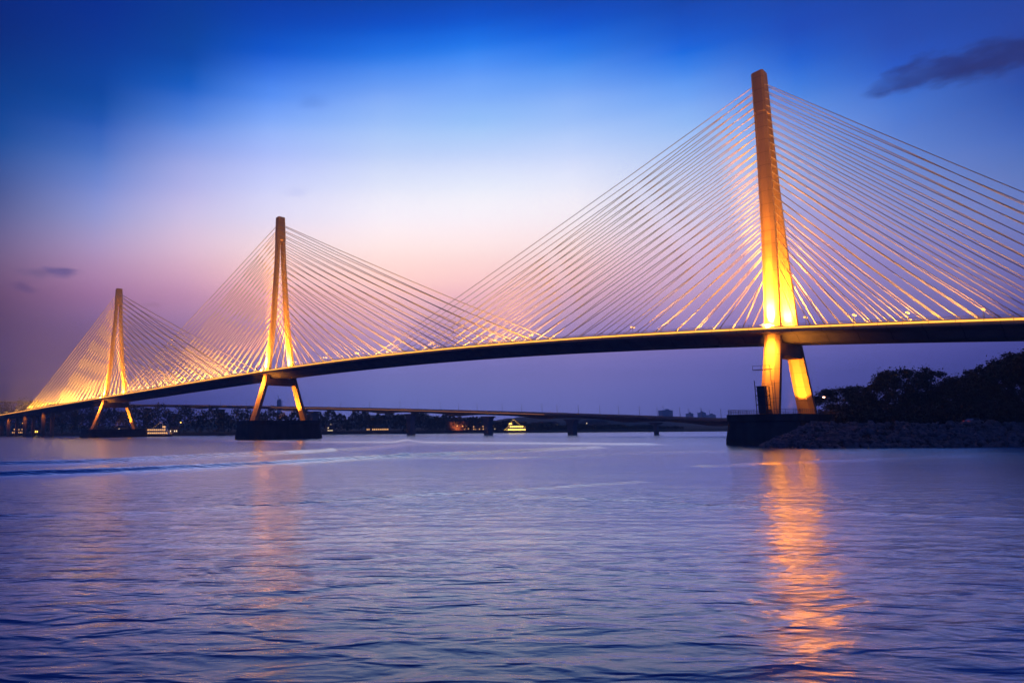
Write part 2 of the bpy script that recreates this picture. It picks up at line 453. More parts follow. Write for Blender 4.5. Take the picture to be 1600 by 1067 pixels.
stations = list(np.arange(-230, 905, 5.0))
sec = [(13.2, 0.0), (13.2, -0.85), (12.7, -1.0), (8.6, -1.5), (6.0, -3.35), (-6.0, -3.35), (-8.6, -1.5), (-12.7, -1.0), (-13.2, -0.85), (-13.2, 0.0)]
mb = MB(); mb.loft([[B(s, t, dz(s) + z) for t, z in sec] for s in stations])
deck = mb.build('deck', M['deck'], bridge)
mb = MB(); mb.loft([[B(s, t, dz(s) + 0.006 + z) for t, z in ((11.2, 0), (-11.2, 0), (-11.2, 0.05), (11.2, 0.05))] for s in stations]); mb.build('roadway', M['asphalt'], deck)
for sg in (1, -1):
    mb = MB()
    mb.loft([[B(s, sg * t, dz(s) + z) for t, z in ((12.85, 0.004), (13.19, 0.004), (13.10, 0.78), (12.95, 0.78))][::sg] for s in stations])
    mb.build('parapet', M['parapet'], deck)
    mb = MB()       # handrail: posts and two rails
    for i, s in enumerate(stations[:-1]):
        for k in (0, 2.5):
            mb.box(B(s + k, sg * 13.02, dz(s + k) + 1.08), (0.09, 0.09, 0.6), (U, NN, UP))
    for zz in (1.05, 1.38):
        mb.tube([B(s, sg * 13.02, dz(s) + zz) for s in stations], 0.05, 4)
    mb.build('railing', M['lampsteel'], deck)
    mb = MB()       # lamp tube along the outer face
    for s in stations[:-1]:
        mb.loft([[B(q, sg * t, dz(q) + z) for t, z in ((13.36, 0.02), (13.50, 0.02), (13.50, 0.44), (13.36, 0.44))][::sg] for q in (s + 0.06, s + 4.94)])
    mb.build('edge_glow_strip', M['cap_line'], deck)
    mb = MB()       # one continuous cable wash lamp lying inside the parapet, glass face up
    ss = np.arange(-206, 882, 8.0)
    vs = [B(q, sg * t, dz(q) + z) for q in ss for t, z in ((10.8, 0.02), (10.8, 0.42), (11.2, 0.42), (11.2, 0.02))]
    for i in range(len(ss) - 1):
        for k in range(3):
            f = (i * 4 + k, i * 4 + k + 1, i * 4 + k + 5, i * 4 + k + 4)
            mb.f.append(list(f if sg < 0 else f[::-1])); mb.m.append(1 if k == 1 and min(abs(ss[i] + 4 - q) for q in (0, 255.1, 488)) > 13 else 0)
    mb.v = [tuple(v) for v in vs]
    ob = mb.build('cable_lamp', [M['lampsteel'], M['up_strip']], deck)
    for p in ob.data.polygons:
        if p.material_index == 1 and p.normal.z < 0: p.flip()
    for q0, q1 in ((-206, -110), (-110, -14), (14, 94), (94, 168), (168, 242), (268, 341), (341, 410), (410, 475), (501, 590), (590, 690), (690, 790)):
        a_, b_ = B(q0, sg * 11.0, dz(q0) + 0.62), B(q1, sg * 11.0, dz(q1) + 0.62)
        l = bpy.data.lights.new('cable_wash', 'AREA'); l.shape = 'RECTANGLE'; l.size = (b_ - a_).length; l.size_y = 0.4
        l.energy = WASH * l.size * (1.0 if q0 < 90 else 1.3 if q0 < 420 else 2.0 if q0 < 580 else 1.2); l.color = (1.0, 0.42, 0.045)
        lo = bpy.data.objects.new('cable_wash', l); col.objects.link(lo); lo.location = (a_ + b_) / 2
        xa = (b_ - a_).normalized()
        zc_ = -(UP - xa * UP.dot(xa)).normalized(); yc_ = zc_.cross(xa)      # the lamp shines along its own -Z
        lo.rotation_euler = Matrix((xa, yc_, zc_)).transposed().to_euler()

PYL = [dict(s=0.0, top=109.4, foot=2.8, tsh=-1.7, lean=0.5), dict(s=255.09, top=123.2, foot=4.7, tsh=2.0, lean=-2.5), dict(s=487.96, top=118.2, foot=1.1, tsh=1.0, lean=-1.6)]
FR = np.array([0, .2, .35, .7, 1.0]); SP = np.array([10.4, 7.8, 6.1, 3.7, 2.45])


def lamp_spot(name, loc, aim, power, colr, deg, blend=0.6, size=0.4, narrow=1.0):
    l = bpy.data.lights.new(name, 'SPOT'); l.energy = power; l.color = colr; l.spot_size = R_(deg); l.spot_blend = blend; l.shadow_soft_size = size
    o = bpy.data.objects.new(name, l); col.objects.link(o); o.location = loc
    o.rotation_euler = (Vector(aim) - Vector(loc)).to_track_quat('-Z', 'Y').to_euler()
    fw = (Vector(aim) - Vector(loc)).normalized()
    xa = U - fw * U.dot(fw); xa.normalize(); ya = (-fw).cross(xa)
    m3 = Matrix((xa, ya, -fw)).transposed()
    o.rotation_euler = m3.to_euler(); o.scale = (narrow, 1, 1)      # cone squeezed along the deck to keep light off cables and trees
    return o


FC = (1.0, 0.33, 0.022)


def leg_state(p, z):
    """outer half spread, s shift, t shift at height z"""
    zd = dz(p['s']); zt = p['top'] + CAM_H; zf = p['foot'] + CAM_H
    if z >= zd:
        f = (z - zd) / (zt - zd)
        return float(np.interp(f, FR, SP)), p['lean'] * f, p['tsh'] * f
    f = (zd - z) / (zd - zf)
    return 10.4 + 9.4 * f ** 1.12, 0.0, 0.0


def leg_section(p, z, sg):
    zd = dz(p['s']); zt = p['top'] + CAM_H; zf = p['foot'] + CAM_H
    f = min(1, max(-1, (z - zd) / (zt - zd) if z > zd else (z - zd) / (zd - zf)))
    sp, ls, ts = leg_state(p, z)
    wu = 4.0 - 0.8 * f if f > 0 else 4.0 - f * 0.7
    wt = 3.3 - 0.95 * f if f > 0 else 3.3 - f * 0.6
    c = 0.2 * min(wu, wt) * 1.2
    tc_ = sg * (sp - wt / 2) + ts
    a, b = wu / 2, wt / 2
    pts = [(-a, -b + c), (-a + c * 1.3, -b), (a - c * 1.3, -b), (a, -b + c), (a, b - c), (a - c * 1.3, b), (-a + c * 1.3, b), (-a, b - c)]
    return [B(p['s'] + ls + x, tc_ + y, z) for x, y in pts], tc_, wt, wu, ls


cables_far = MB()
for ip, p in enumerate(PYL):
    s0 = p['s']; zd = dz(s0); zt = p['top'] + CAM_H; zf = p['foot'] + CAM_H
    # head: block joining the two legs
    top_rings = []
    for z in (zt - 13, zt - 6, zt + 0.3):
        sp, ls, ts = leg_state(p, z if z < zt else zt)
        wu = 3.26
        a, b, c = wu / 2 + 0.05, sp + 0.05, 0.5
        pts = [(-a, -b + c), (-a + c, -b), (a - c, -b), (a, -b + c), (a, b - c), (a - c, b), (-a + c, b), (-a, b - c)]
        tilt = 0.0 if z < zt else 0.5
        top_rings.append([B(s0 + ls + x, ts + y, z + tilt * (0.5 - x / wu)) for x, y in pts])
    mb = MB(); mb.loft(top_rings)
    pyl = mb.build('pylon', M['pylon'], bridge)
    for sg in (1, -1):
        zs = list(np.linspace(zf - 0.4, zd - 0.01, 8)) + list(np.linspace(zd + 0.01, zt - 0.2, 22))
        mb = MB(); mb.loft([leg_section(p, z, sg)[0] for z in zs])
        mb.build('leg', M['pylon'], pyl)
        # collar round the leg at deck level
        mb = MB()
        sp, _, _ = leg_state(p, zd)
        mb.box(B(s0, sg * (sp - 1.6), zd + 0.45), (6.6, 4.9, 0.9), (U, NN, UP))
        mb.build('collar', M['parapet'], pyl)
    # crossbeam under the deck
    zc = zd - 5.45; spc = leg_state(p, zc)[0]
    mb = MB()
    for (za, h) in ((zc, 3.8),):
        mb.loft([[B(s0 + x, t, za + z) for x, z in ((-1.9, -h / 2), (1.9, -h / 2), (1.9, h / 2), (-1.9, h / 2))] for t in (-spc + 2.2, -spc + 4.5, spc - 4.5, spc - 2.2)])
    mb.build('crossbeam', M['pylon'], pyl)
    # pier
    zp = zf
    if ip == 0: wd, la, lb, bat = 8.6, 24.5, 24.0, 0.9
    elif ip == 1: wd, la, lb, bat = 9.0, 24.5, 24.5, 1.0
    else: wd, la, lb, bat = 9.5, 25.0, 25.0, 1.0
    def pier_ring(z, grow):
        pts = []
        rc = 4.5
        W, A_, B_ = wd + grow, la + grow, lb + grow
        for cx_, cy_, a0 in ((W - rc, A_ - rc, 0), (-W + rc, A_ - rc, 90), (-W + rc, -B_ + rc, 180), (W - rc, -B_ + rc, 270)):
            rr_ = rc if cy_ < 0 or ip else 1.2
            if not (cy_ < 0 or ip): cx_, cy_ = math.copysign(W - 1.2, cx_), A_ - 1.2
            for k in range(6):
                a = R_(a0 + k * 18); pts.append(B(s0 + cx_ + rr_ * math.cos(a), cy_ + rr_ * math.sin(a), z))
        return pts[::-1]
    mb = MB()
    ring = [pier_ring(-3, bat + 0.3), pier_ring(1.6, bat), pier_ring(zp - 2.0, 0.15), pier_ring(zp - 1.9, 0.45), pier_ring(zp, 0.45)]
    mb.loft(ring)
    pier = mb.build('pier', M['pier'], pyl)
    # railing round the pier top
    mb = MB(); rp = pier_ring(zp, 0.1); per = []
    for a, b in zip(rp, rp[1:] + rp[:1]):
        n_ = max(1, int((b - a).length / 1.8))
        for k in range(n_): per.append(a.lerp(b, k / n_))
    for q in per: mb.tube([q, q + UP * 1.25], 0.05 if ip == 0 else 0.06, 4)
    for zz in (0.45, 0.85, 1.25): mb.tube([q + UP * zz for q in per + per[:1]], 0.04, 4, caps=False)
    if ip == 0: mb.build('railing', M['steel'], pier)
    # deck floodlights and what they throw
    sp = leg_state(p, zd)[0]
    pw = (1.0, 1.25, 1.1)[ip]
    for k, du in enumerate((-1.4, 1.4)):
        mb = MB(); c_ = B(s0 + du, 12.2, zd + 0.75)
        mb.box(c_, (0.7, 0.5, 0.5), (U, NN, UP)); mb.box(c_ - UP * 0.4, (0.12, 0.3, 0.5), (U, NN, UP))
        mb.build('floodlight', M['lampsteel'], pyl)
    H_ = zt - zd
    # near leg, outer face, upwards
    lamp_spot('flood_lamp', B(s0 + 0.3, sp + 3.0, zd + 1.6), B(s0, sp - 1.4, zd + 0.20 * H_), 330000 * pw, FC, 36, 0.8, narrow=0.15)
    lamp_spot('flood_lamp', B(s0 - 0.3, sp + 2.4, zd + 1.6), B(s0, sp - 0.5, zd + 5.0), 1700000 * pw, FC, 74, 1.0, narrow=0.4)
    lamp_spot('flood_lamp', B(s0, sp + 3.4, zd + 0.9), B(s0, sp - 0.5, zd + 3.5), 160000 * pw, FC, 130, 1.0)
    # far leg, inner face, upwards
    lamp_spot('flood_lamp', B(s0, -sp + 8.2, zd + 1.2), B(s0, -sp + 3.0, zd + 0.16 * H_), 800000 * pw, FC, 76, 0.7, narrow=0.6)
    lamp_spot('flood_lamp', B(s0, -sp + 6.8, zd + 0.9), B(s0, -sp + 2.6, zd + 3.6), 130000 * pw, FC, 130, 1.0)
    # below the deck, downwards
    lamp_spot('flood_lamp', B(s0, 18.0, zd - 1.3), B(s0, 13.0, zd - 8.5), 80000 * pw, FC, 100, 1.0, narrow=0.36)
    lamp_spot('flood_lamp', B(s0, 16.0, zd - 2.2), B(s0, 11.0, zd - 4.2), 9000 * pw, FC, 90, 1.0, narrow=0.6)
    # far leg below the deck, from the pier top, cut off sharply below
    zcut = zd - 0.78 * (zd - zp); za_ = zd - 7.2
    lo_, hi_ = leg_state(p, zcut)[0] - 3.6, leg_state(p, za_)[0] - 3.4
    src = B(s0, 1.0, zp + 0.9)
    a1 = math.atan2(zcut - zp - 0.9, lo_ + 1.0); a2 = math.atan2(za_ - zp - 0.9, hi_ + 1.0); am = (a1 + a2) / 2
    lamp_spot('flood_lamp', src, src - NN * math.cos(am) * 10 + UP * math.sin(am) * 10, 120000 * pw, FC, math.degrees(a2 - a1) + 3, 0.15, narrow=0.62)
    lamp_spot('flood_lamp', B(s0, 2.0, zp + 1.2), B(s0, -14.0, zp + 3.5), 7000 * pw, FC, 80, 1.0, narrow=0.5)
    # spot added for the orange spill on the soffit beside the legs
    lamp_spot('flood_lamp', B(s0 - 3.2, 13.0, zd - 9), B(s0 - 8, 7.5, zd - 2.5), 6500 * pw, FC, 96, 1.0)
    # cables
    n_c = (25, 22, 19)[ip]
    LL, LR = [(165, 90), (197, 178), (196, 205)][ip]   # away (left in the photo) and towards the right
    for sg in (1, -1):
        for dirn, Lf in ((1, LL), (-1, LR)):
            for k in range(n_c):
                f = (k + 0.5) / n_c
                frac = 0.20 + 0.755 * (k / (n_c - 1)) ** 0.92
                z = zd + frac * (zt - zd)
                _, tcen, wt, wu, ls = leg_section(p, z, sg)
                sa = s0 + dirn * (7 + (Lf - 7) * k / (n_c - 1))
                a = B(s0 + ls + dirn * (wu / 2 - 0.15), tcen, z); b = B(sa, sg * 12.62, dz(sa) + 0.1)
                rad = (0.118, 0.18, 0.25)[ip]
                sag = (b - a).length * 0.004
                pts = [a.lerp(b, q) - UP * (sag * 4 * q * (1 - q)) for q in (0, .25, .5, .75, 1)]
                tgt = MB() if ip == 0 else cables_far
                tgt.tube(pts, rad, 6)
                e = (a - b).normalized(); tgt.tube([b, b + e * 3.0], rad * 1.25, 6)   # anchor sleeve
                if ip == 0: tgt.build('stay_cable', M['cable'], bridge)
o = cables_far.build('stay_cable', M['cable'], bridge); tag(o, kind='stuff')

# approach piers at both ends
for s in (655, 715, 775, 835):
    mb = MB(); zt_ = dz(s) - 3.3
    for t in (-4.5, 4.5):
        mb.loft([[B(s + x, t + y, z) for x, y in ((-1.3, -1.6), (1.3, -1.6), (1.3, 1.6), (-1.3, 1.6))] for z in (-2, zt_)])
    mb.build('approach_pier', M['pylon'], bridge)
    lamp_spot('flood_lamp', B(s - 5, 8, zt_ - 0.5), B(s, 4.5, zt_ - 6), 2500, FC, 70, 0.8)
# inspection bracket hanging under the deck beside the near pylon
mb = MB(); c = B(17, 9, dz(17) - 4.1)
mb.tube([c + U * 2.2 + UP * 1.2, c + U * 2.2, c - U * 2.2, c - U * 2.2 + UP * 1.2], 0.14, 5)
mb.build('inspection_bracket', M['steel'], bridge)

# lamp posts standing on the deck
def lamp_post():
    root = empty('street_lamp')
    mb = MB(); mb.tube([(0, 0, 0), (0, 0, 3.0)], [0.1, 0.07], 6)
    mb.build('post', M['lampsteel'], root)
    mb = MB(); mb.tube([(-1.0, 0, 3.0), (-0.4, 0, 3.25), (0.4, 0, 3.25), (1.0, 0, 3.0)], 0.05, 5)
    mb.build('arm', M['lampsteel'], root)
    for x in (-1, 1):
        mb = MB(); mb.loft([[Vector((x + 0.32 * k * math.cos(a), 0.32 * k * math.sin(a), 3.0 + h)) for a in np.linspace(0, 2 * math.pi, 8, endpoint=False)] for k, h in ((0.5, -0.3), (1, -0.08), (0.6, 0.1))])
        mb.build('lamp_head', M['lamp'], root)
    return root


def copy_tree(o, parent=None):
    c = o.copy(); col.objects.link(c)
    if parent is not None: c.parent = parent
    for ch in list(o.children): copy_tree(ch, c)
    return c


lp = lamp_post(); first = True
words_ = {}
for k, s in enumerate((-45, -31, -20, -9, 40, 79, 128, 176, 200, 226, 330, 362, 396, 430, 520, 560, 600, 640, 680, 720, 760)):
    for sg in ((1, -1) if s < 0 else (1,)):
        o = lp if first else copy_tree(lp)
        first = False
        o.location = B(s, sg * 11.7, dz(s) + 0.06); o.rotation_euler = (0, 0, math.atan2(NN.y, NN.x))
        if s < 0: w_ = 'right of the nearest pylon'
        elif s < 100: w_ = 'just left of the nearest pylon'
        elif s < 250: w_ = 'right of the middle pylon'
        elif s < 480: w_ = 'left of the middle pylon'
        else: w_ = 'beside the farthest pylon'
        side = 'near' if sg > 0 else 'far'
        tag(o, f'double-headed golden lamp post on the {side} deck edge {w_}', 'street lamp', f'lamp posts on the {side} deck edge {w_}')

# ------------------------------------------------------------------ right bank
def seg_dist(X, Y, poly):
    best = np.full(X.shape, 1e9); inside = np.zeros(X.shape, bool)
    n = len(poly)
    for i in range(n):
        (x0, y0), (x1, y1) = poly[i], poly[(i + 1) % n]
        dx, dy = x1 - x0, y1 - y0
        t = np.clip(((X - x0) * dx + (Y - y0) * dy) / (dx * dx + dy * dy), 0, 1)
        best = np.minimum(best, np.hypot(X - x0 - t * dx, Y - y0 - t * dy))
        cond = ((y0 > Y) != (y1 > Y)) & (X < (x1 - x0) * (Y - y0) / (y1 - y0 + 1e-12) + x0)
        inside ^= cond
    return np.where(inside, best, -best)


SHORE = [(99, 164), (106, 160), (118, 157.5), (138, 154), (170, 149), (215, 144), (270, 139), (340, 132), (470, 118), (640, 110), (900, 300), (700, 640), (352, 620), (250, 428), (178, 305), (150, 250), (138, 222), (128, 203), (117, 188), (107, 176)]
TOP = 5.25


def bank_z(d):
    return np.where(d < 0, np.maximum(-1.6, d * 0.5), np.minimum(TOP, d * 0.5))


gx = np.concatenate([np.arange(88, 300, 1.5), np.arange(300, 920, 12.0)]); gy = np.concatenate([np.arange(106, 270, 1.5), np.arange(270, 660, 12.0)])
GX, GY = np.meshgrid(gx, gy, indexing='ij')
D_ = seg_dist(GX, GY, SHORE); GZ = bank_z(D_) + np.where(D_ > 3, nrg.normal(0, 0.05, D_.shape), 0) - 0.12
keep = D_ > -3.4
ids = -np.ones(GX.shape, int); cnt = 0
bv, bf = [], []
for i in range(GX.shape[0] - 1):
    for j in range(GX.shape[1] - 1):
        if keep[i, j] and keep[i + 1, j] and keep[i + 1, j + 1] and keep[i, j + 1]:
            q = []
            for a, b in ((i, j), (i + 1, j), (i + 1, j + 1), (i, j + 1)):
                if ids[a, b] < 0: ids[a, b] = len(bv); bv.append((GX[a, b], GY[a, b], GZ[a, b]))
                q.append(int(ids[a, b]))
            bf.append(q)
mb = MB(); mb.v = bv; mb.f = bf; mb.m = [0] * len(bf)
tag(mb.build('river_bank', M['soil'], smooth=True), kind='structure')


def d_at(x, y):
    return float(seg_dist(np.array([x]), np.array([y]), SHORE)[0])


# riprap: loose blocks of stone along the slope
t0 = (1 + 5 ** .5) / 2
ico = [Vector(v).normalized() for v in ((-1, t0, 0), (1, t0, 0), (-1, -t0, 0), (1, -t0, 0), (0, -1, t0), (0, 1, t0), (0, -1, -t0), (0, 1, -t0), (t0, 0, -1), (t0, 0, 1), (-t0, 0, -1), (-t0, 0, 1))]
icf = [(0, 11, 5), (0, 5, 1), (0, 1, 7), (0, 7, 10), (0, 10, 11), (1, 5, 9), (5, 11, 4), (11, 10, 2), (10, 7, 6), (7, 1, 8), (3, 9, 4), (3, 4, 2), (3, 2, 6), (3, 6, 8), (3, 8, 9), (4, 9, 5), (2, 4, 11), (6, 2, 10), (8, 6, 7), (9, 8, 1)]
mb = MB(); k = 0
while k < 4200:
    x = rng.uniform(96, 232); y = rng.uniform(134, 200)
    d = d_at(x, y)
    if not (-0.8 < d < 10.6) or (y > 178 and x < 116) or y > 185: continue
    r = rng.choice((0.3, 0.4, 0.5, 0.65, 0.95)) * rng.uniform(0.8, 1.2)
    z = float(bank_z(np.array(d))) + r * 0.25
    rot = Matrix.Rotation(rng.uniform(0, 6.28), 3, 'Z') @ Matrix.Rotation(rng.uniform(0, 6.28), 3, 'X')
    sx, sy, sz = rng.uniform(.8, 1.35), rng.uniform(.7, 1.1), rng.uniform(.5, .9)
    vs = []
    for v in ico:
        q = rot @ (Vector((v.x * sx, v.y * sy, v.z * sz)) * r * rng.uniform(0.82, 1.12))
        vs.append(q + Vector((x, y, z)))
    mb.add(vs, icf); k += 1
tag(mb.build('riprap_stones', M['rock']), kind='stuff')


# ------------------------------------------------------------------ trees
def rand_dir():
    z = rng.uniform(-1, 1); a = rng.uniform(0, 6.2832); q = math.sqrt(1 - z * z)
    return Vector((q * math.cos(a), q * math.sin(a), z))


def leaf(mb, c, size):
    n_ = rand_dir(); a = n_.cross(rand_dir()).normalized(); b = n_.cross(a)
    l, w_ = size * rng.uniform(.7, 1.3), size * rng.uniform(.35, .6)
    mb.add([c - a * l * .5, c + b * w_ * .5, c + a * l * .5, c - b * w_ * .5], [(0, 1, 2, 3)])


def make_tree(name, H, Wd, n_leaf, leaf_size, base_f, kind, label, m_leaf, n_clump):
    """tapered trunk with limbs; the crown is many leaves in clumps round the limb ends"""
    root = empty(name)
    tr = MB(); tips = []
    lean = Vector((rng.uniform(-.06, .06), rng.uniform(-.06, .06), 0)) * H
    top = Vector((0, 0, H * 0.78)) + lean
    tr.tube([(0, 0, -0.3), Vector((0, 0, H * .25)) + lean * .2, Vector((0, 0, H * .5)) + lean * .6, top], [H * .022, H * .017, H * .012, H * .003], 7)
    for i in range(n_clump):
        f = rng.uniform(base_f, 1.0)
        p0 = Vector((0, 0, H * f * .72)) + lean * f * .8
        prof = math.sin(math.pi * min(1, max(0.02, (f - base_f) / (1 - base_f) * .80 + .17))) ** .6
        a = rng.uniform(0, 6.2832); rad = Wd * .5 * prof * rng.uniform(.45, 1.05)
        p1 = p0 + Vector((math.cos(a) * rad, math.sin(a) * rad, H * .27 * (f * .9 + rng.uniform(-.1, .25))))
        p1.z = min(p1.z, H * .97)
        mid = p0.lerp(p1, .5) + Vector((0, 0, -H * .02))
        tr.tube([p0, mid, p1], [H * .006, H * .004, H * .0015], 5); tips.append(p1)
    tr.build('trunk', M['bark'], root)
    cr = MB()
    for p in tips:
        rc = Wd * rng.uniform(.10, .19)
        for _ in range(int(n_leaf / n_clump)):
            v = rand_dir() * rc * rng.random() ** .45
            v.z *= .72
            leaf(cr, p + v, leaf_size * rng.uniform(.6, 1.3))
        for _ in range(int(n_leaf / n_clump / 9)):       # stray sprays past the clump edge
            leaf(cr, p + rand_dir() * rc * rng.uniform(1, 1.5), leaf_size * .8)
    cr.build('crown', m_leaf, root)
    return root


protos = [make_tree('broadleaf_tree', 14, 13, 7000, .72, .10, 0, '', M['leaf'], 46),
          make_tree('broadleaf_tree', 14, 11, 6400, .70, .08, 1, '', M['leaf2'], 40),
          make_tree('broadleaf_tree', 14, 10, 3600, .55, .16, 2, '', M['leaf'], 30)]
TREES = [  # photo column, distance, height, width, kind, label
    (1306, 232, 12.5, 15, 0, 'low rounded dark tree nearest the bridge pier on the right bank'),
    (1338, 236, 13.2, 13, 1, 'second dark tree from the bridge pier, between the low tree and the twiggy one'),
    (1362, 228, 16.2, 8, 2, 'thin twiggy dark tree with a forked top on the right bank'),
    (1393, 226, 18.2, 16, 0, 'broad dark tree with a bumpy crown right of the forked twiggy tree'),
    (1428, 222, 19.0, 12, 2, 'tall loose-topped dark tree in the middle of the right bank'),
    (1462, 224, 17.4, 15, 1, 'dark tree right of the tall loose-topped one on the right bank'),
    (1500, 214, 15.2, 15, 0, 'lowest-crowned dark tree in the dip of the right bank tree line'),
    (1534, 208, 17.0, 15, 1, 'dark tree just right of the dip in the right bank tree line'),
    (1572, 198, 19.2, 16, 0, 'big dark tree near the right edge of the photo'),
    (1606, 190, 19.6, 17, 1, 'tallest dark tree cut by the right edge of the photo'),
    (1660, 186, 20.0, 17, 0, 'dark tree just beyond the right edge of the photo'),
]
used = set()
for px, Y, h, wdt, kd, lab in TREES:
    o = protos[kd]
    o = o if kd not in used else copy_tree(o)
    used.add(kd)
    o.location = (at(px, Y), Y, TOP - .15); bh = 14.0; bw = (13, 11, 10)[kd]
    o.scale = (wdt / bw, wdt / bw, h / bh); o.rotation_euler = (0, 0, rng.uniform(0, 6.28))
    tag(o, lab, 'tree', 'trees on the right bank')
# undergrowth under the trees
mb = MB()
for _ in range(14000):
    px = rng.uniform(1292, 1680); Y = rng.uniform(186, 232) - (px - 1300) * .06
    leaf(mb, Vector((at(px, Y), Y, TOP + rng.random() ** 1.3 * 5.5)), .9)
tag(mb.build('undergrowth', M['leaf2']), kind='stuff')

# lamp on a pole behind the pier
root = empty('street_lamp', (at(1290, 226), 226, TOP - .1))
tag(root, 'single pinkish lamp on a tall pole between the bridge pier and the bank trees', 'street lamp')
mb = MB(); mb.tube([(0, 0, 0), (0, 0, 9.0)], [.13, .08], 6)
mb.v = [tuple(Vector(v) + root.location) for v in mb.v]; mb.build('post', M['steel'], root)
mb = MB(); mb.tube([root.location + Vector(q) for q in ((0, 0, 8.9), (-.3, 0, 9.3), (-1.2, 0, 9.45))], .06, 5); mb.build('arm', M['steel'], root)
mb = MB(); c = root.location + Vector((-1.3, 0, 9.35)); mb.loft([[c + Vector((.45 * k * math.cos(a), .3 * k * math.sin(a), h)) for a in np.linspace(0, 2 * math.pi, 8, endpoint=False)] for k, h in ((.4, -.3), (1, -.12), (.7, .12))])
M['lamp_pink'] = emat('lamp_pink', (1.0, .45, .3), 9.0); mb.build('lamp_head', M['lamp_pink'], root)


# steel access tower against the near pylon leg
root = empty('access_tower', B(0.6, 20.6, PYL[0]['foot'] + CAM_H))
tag(root, 'dark steel ladder tower standing on the pier against the nearest pylon leg', 'access tower')
W0 = root.location.copy()
mb = MB()
hw_, hh = 1.35, 7.6
crn = [(-hw_, -hw_), (hw_, -hw_), (hw_, hw_), (-hw_, hw_)]
for x, y in crn: mb.tube([W0 + U * x + NN * y, W0 + U * x + NN * y + UP * (hh + (1.6 if x > 0 and y > 0 else 0))], .11, 5)
for z in (2.5, 5.0, hh):
    for (a, b) in zip(crn, crn[1:] + crn[:1]): mb.tube([W0 + U * a[0] + NN * a[1] + UP * z, W0 + U * b[0] + NN * b[1] + UP * z], .08, 4)
    if z < hh:
        for (a, b) in zip(crn, crn[1:] + crn[:1]): mb.tube([W0 + U * a[0] + NN * a[1] + UP * z, W0 + U * b[0] + NN * b[1] + UP * (z + 2.5)], .05, 4)
mb.build('frame', M['steel'], root)
mb = MB(); mb.box(W0 + UP * 3.9 + U * .1, (1.9, 1.9, 7.4), (U, NN, UP)); mb.build('stair_cage', M['steel'], root)
mb = MB()
for x in (-2.6, -3.2): mb.tube([W0 + U * x + NN * .4, W0 + U * x + NN * .4 + UP * 9.4], .06, 4)
for z in np.arange(.4, 9.3, .5): mb.tube([W0 + U * -2.6 + NN * .4 + UP * z, W0 + U * -3.2 + NN * .4 + UP * z], .035, 4)
for z in (3.2, 8.0): mb.tube([W0 + U * -1.3 + UP * z, W0 + U * -3.2 + NN * .4 + UP * z], .05, 4)
mb.build('ladder', M['steel'], root)
mb = MB(); a = W0 + UP * 12.2 + U * -.4
mb.box(a, (4.4, 1.5, .16), (U, NN, UP)); mb.box(a + UP * 1.1 + NN * .7, (4.4, .08, .1), (U, NN, UP))
for x in (-2.1, 0, 2.1): mb.box(a + UP * .55 + NN * .7 + U * x, (.08, .08, 1.1), (U, NN, UP))
mb.tube([a - U * 2.1 + NN * .6, W0 - U * 2.4 + NN * .5 + UP * 9.0], .07, 4)
mb.build('gantry_platform', M['steel'], root)

# parked car on the bank road
def car(loc, rz):
    root = empty('parked_car')
    prof = [(-2.1, .35), (-2.15, .75), (-1.9, .95), (-1.35, 1.0), (-.75, 1.42), (.55, 1.45), (1.25, 1.02), (1.95, .9), (2.15, .65), (2.1, .35)]
    mb = MB(); mb.loft([[Vector((x, y, z - (0.03 if abs(y) > .8 else 0))) for x, z in prof] for y in (-.86, -.8, .8, .86)])
    mb.build('body', M['carpaint'], root)
    mb = MB()
    for y in (-.875, .865): mb.box((-.1, y + .005, 1.18), (1.5, .02, .32))
    mb.box((.95, 0, 1.24), (.04, 1.4, .3), (Vector((.72, 0, -.45)).normalized() * 1.0, Vector((0, 1, 0)), Vector((-.45, 0, .72)).normalized() * -1))
    mb.build('window', M['glass'], root)
    for x in (-1.35, 1.35):
        for y in (-.82, .82):
            mb = MB(); mb.loft([[Vector((x + .33 * math.cos(a), y + q, .33 + .33 * math.sin(a))) for a in np.linspace(0, 2 * math.pi, 14, endpoint=False)] for q in (-.1, .1)]); mb.build('wheel', M['rubber'], root)
    for y in (-.6, .6):
        mb = MB(); mb.box((-2.15, y, .78), (.06, .3, .14)); mb.build('tail_lamp', M['red'], root)
    root.location = loc; root.rotation_euler = (0, 0, rz)
    return root


tag(car((at(1512, 172), 172, TOP - .1), R_(8)), 'grey saloon car parked on the bank road under the dark trees', 'car')

# ------------------------------------------------------------------ far bank
def far_y(x):
    return float(np.interp(x, [-900, -420, -400, -340, -250, -150, 0, 120, 260, 420], [850, 815, 792, 740, 682, 645, 640, 640, 600, 560]))


mb = MB(); xs = np.arange(-1500, 560, 30.0)
rows = []
for off, z in ((-6, -1.2), (2, .5), (16, 2.2), (60, 3.0), (420, 5)):
    rows.append([(x, far_y(x) + off + 3 * math.sin(x * .05), z) for x in xs])
n_ = len(xs)
mb.add([p for r in rows for p in r], [(i * n_ + j, i * n_ + j + 1, (i + 1) * n_ + j + 1, (i + 1) * n_ + j) for i in range(len(rows) - 1) for j in range(n_ - 1)])
tag(mb.build('far_bank', M['soil'], smooth=True), kind='structure')
# far-off wood along it
def top_h(x):   # height of the wood above the river along the far bank
    return float(np.interp(x, [-900, -500, -430, -402, -380, -340, -200, -120, -60, 0, 60, 110, 150, 200, 300], [42, 44, 44, 50, 44, 36, 33, 28, 27, 25, 23, 19, 13, 8, 5]))


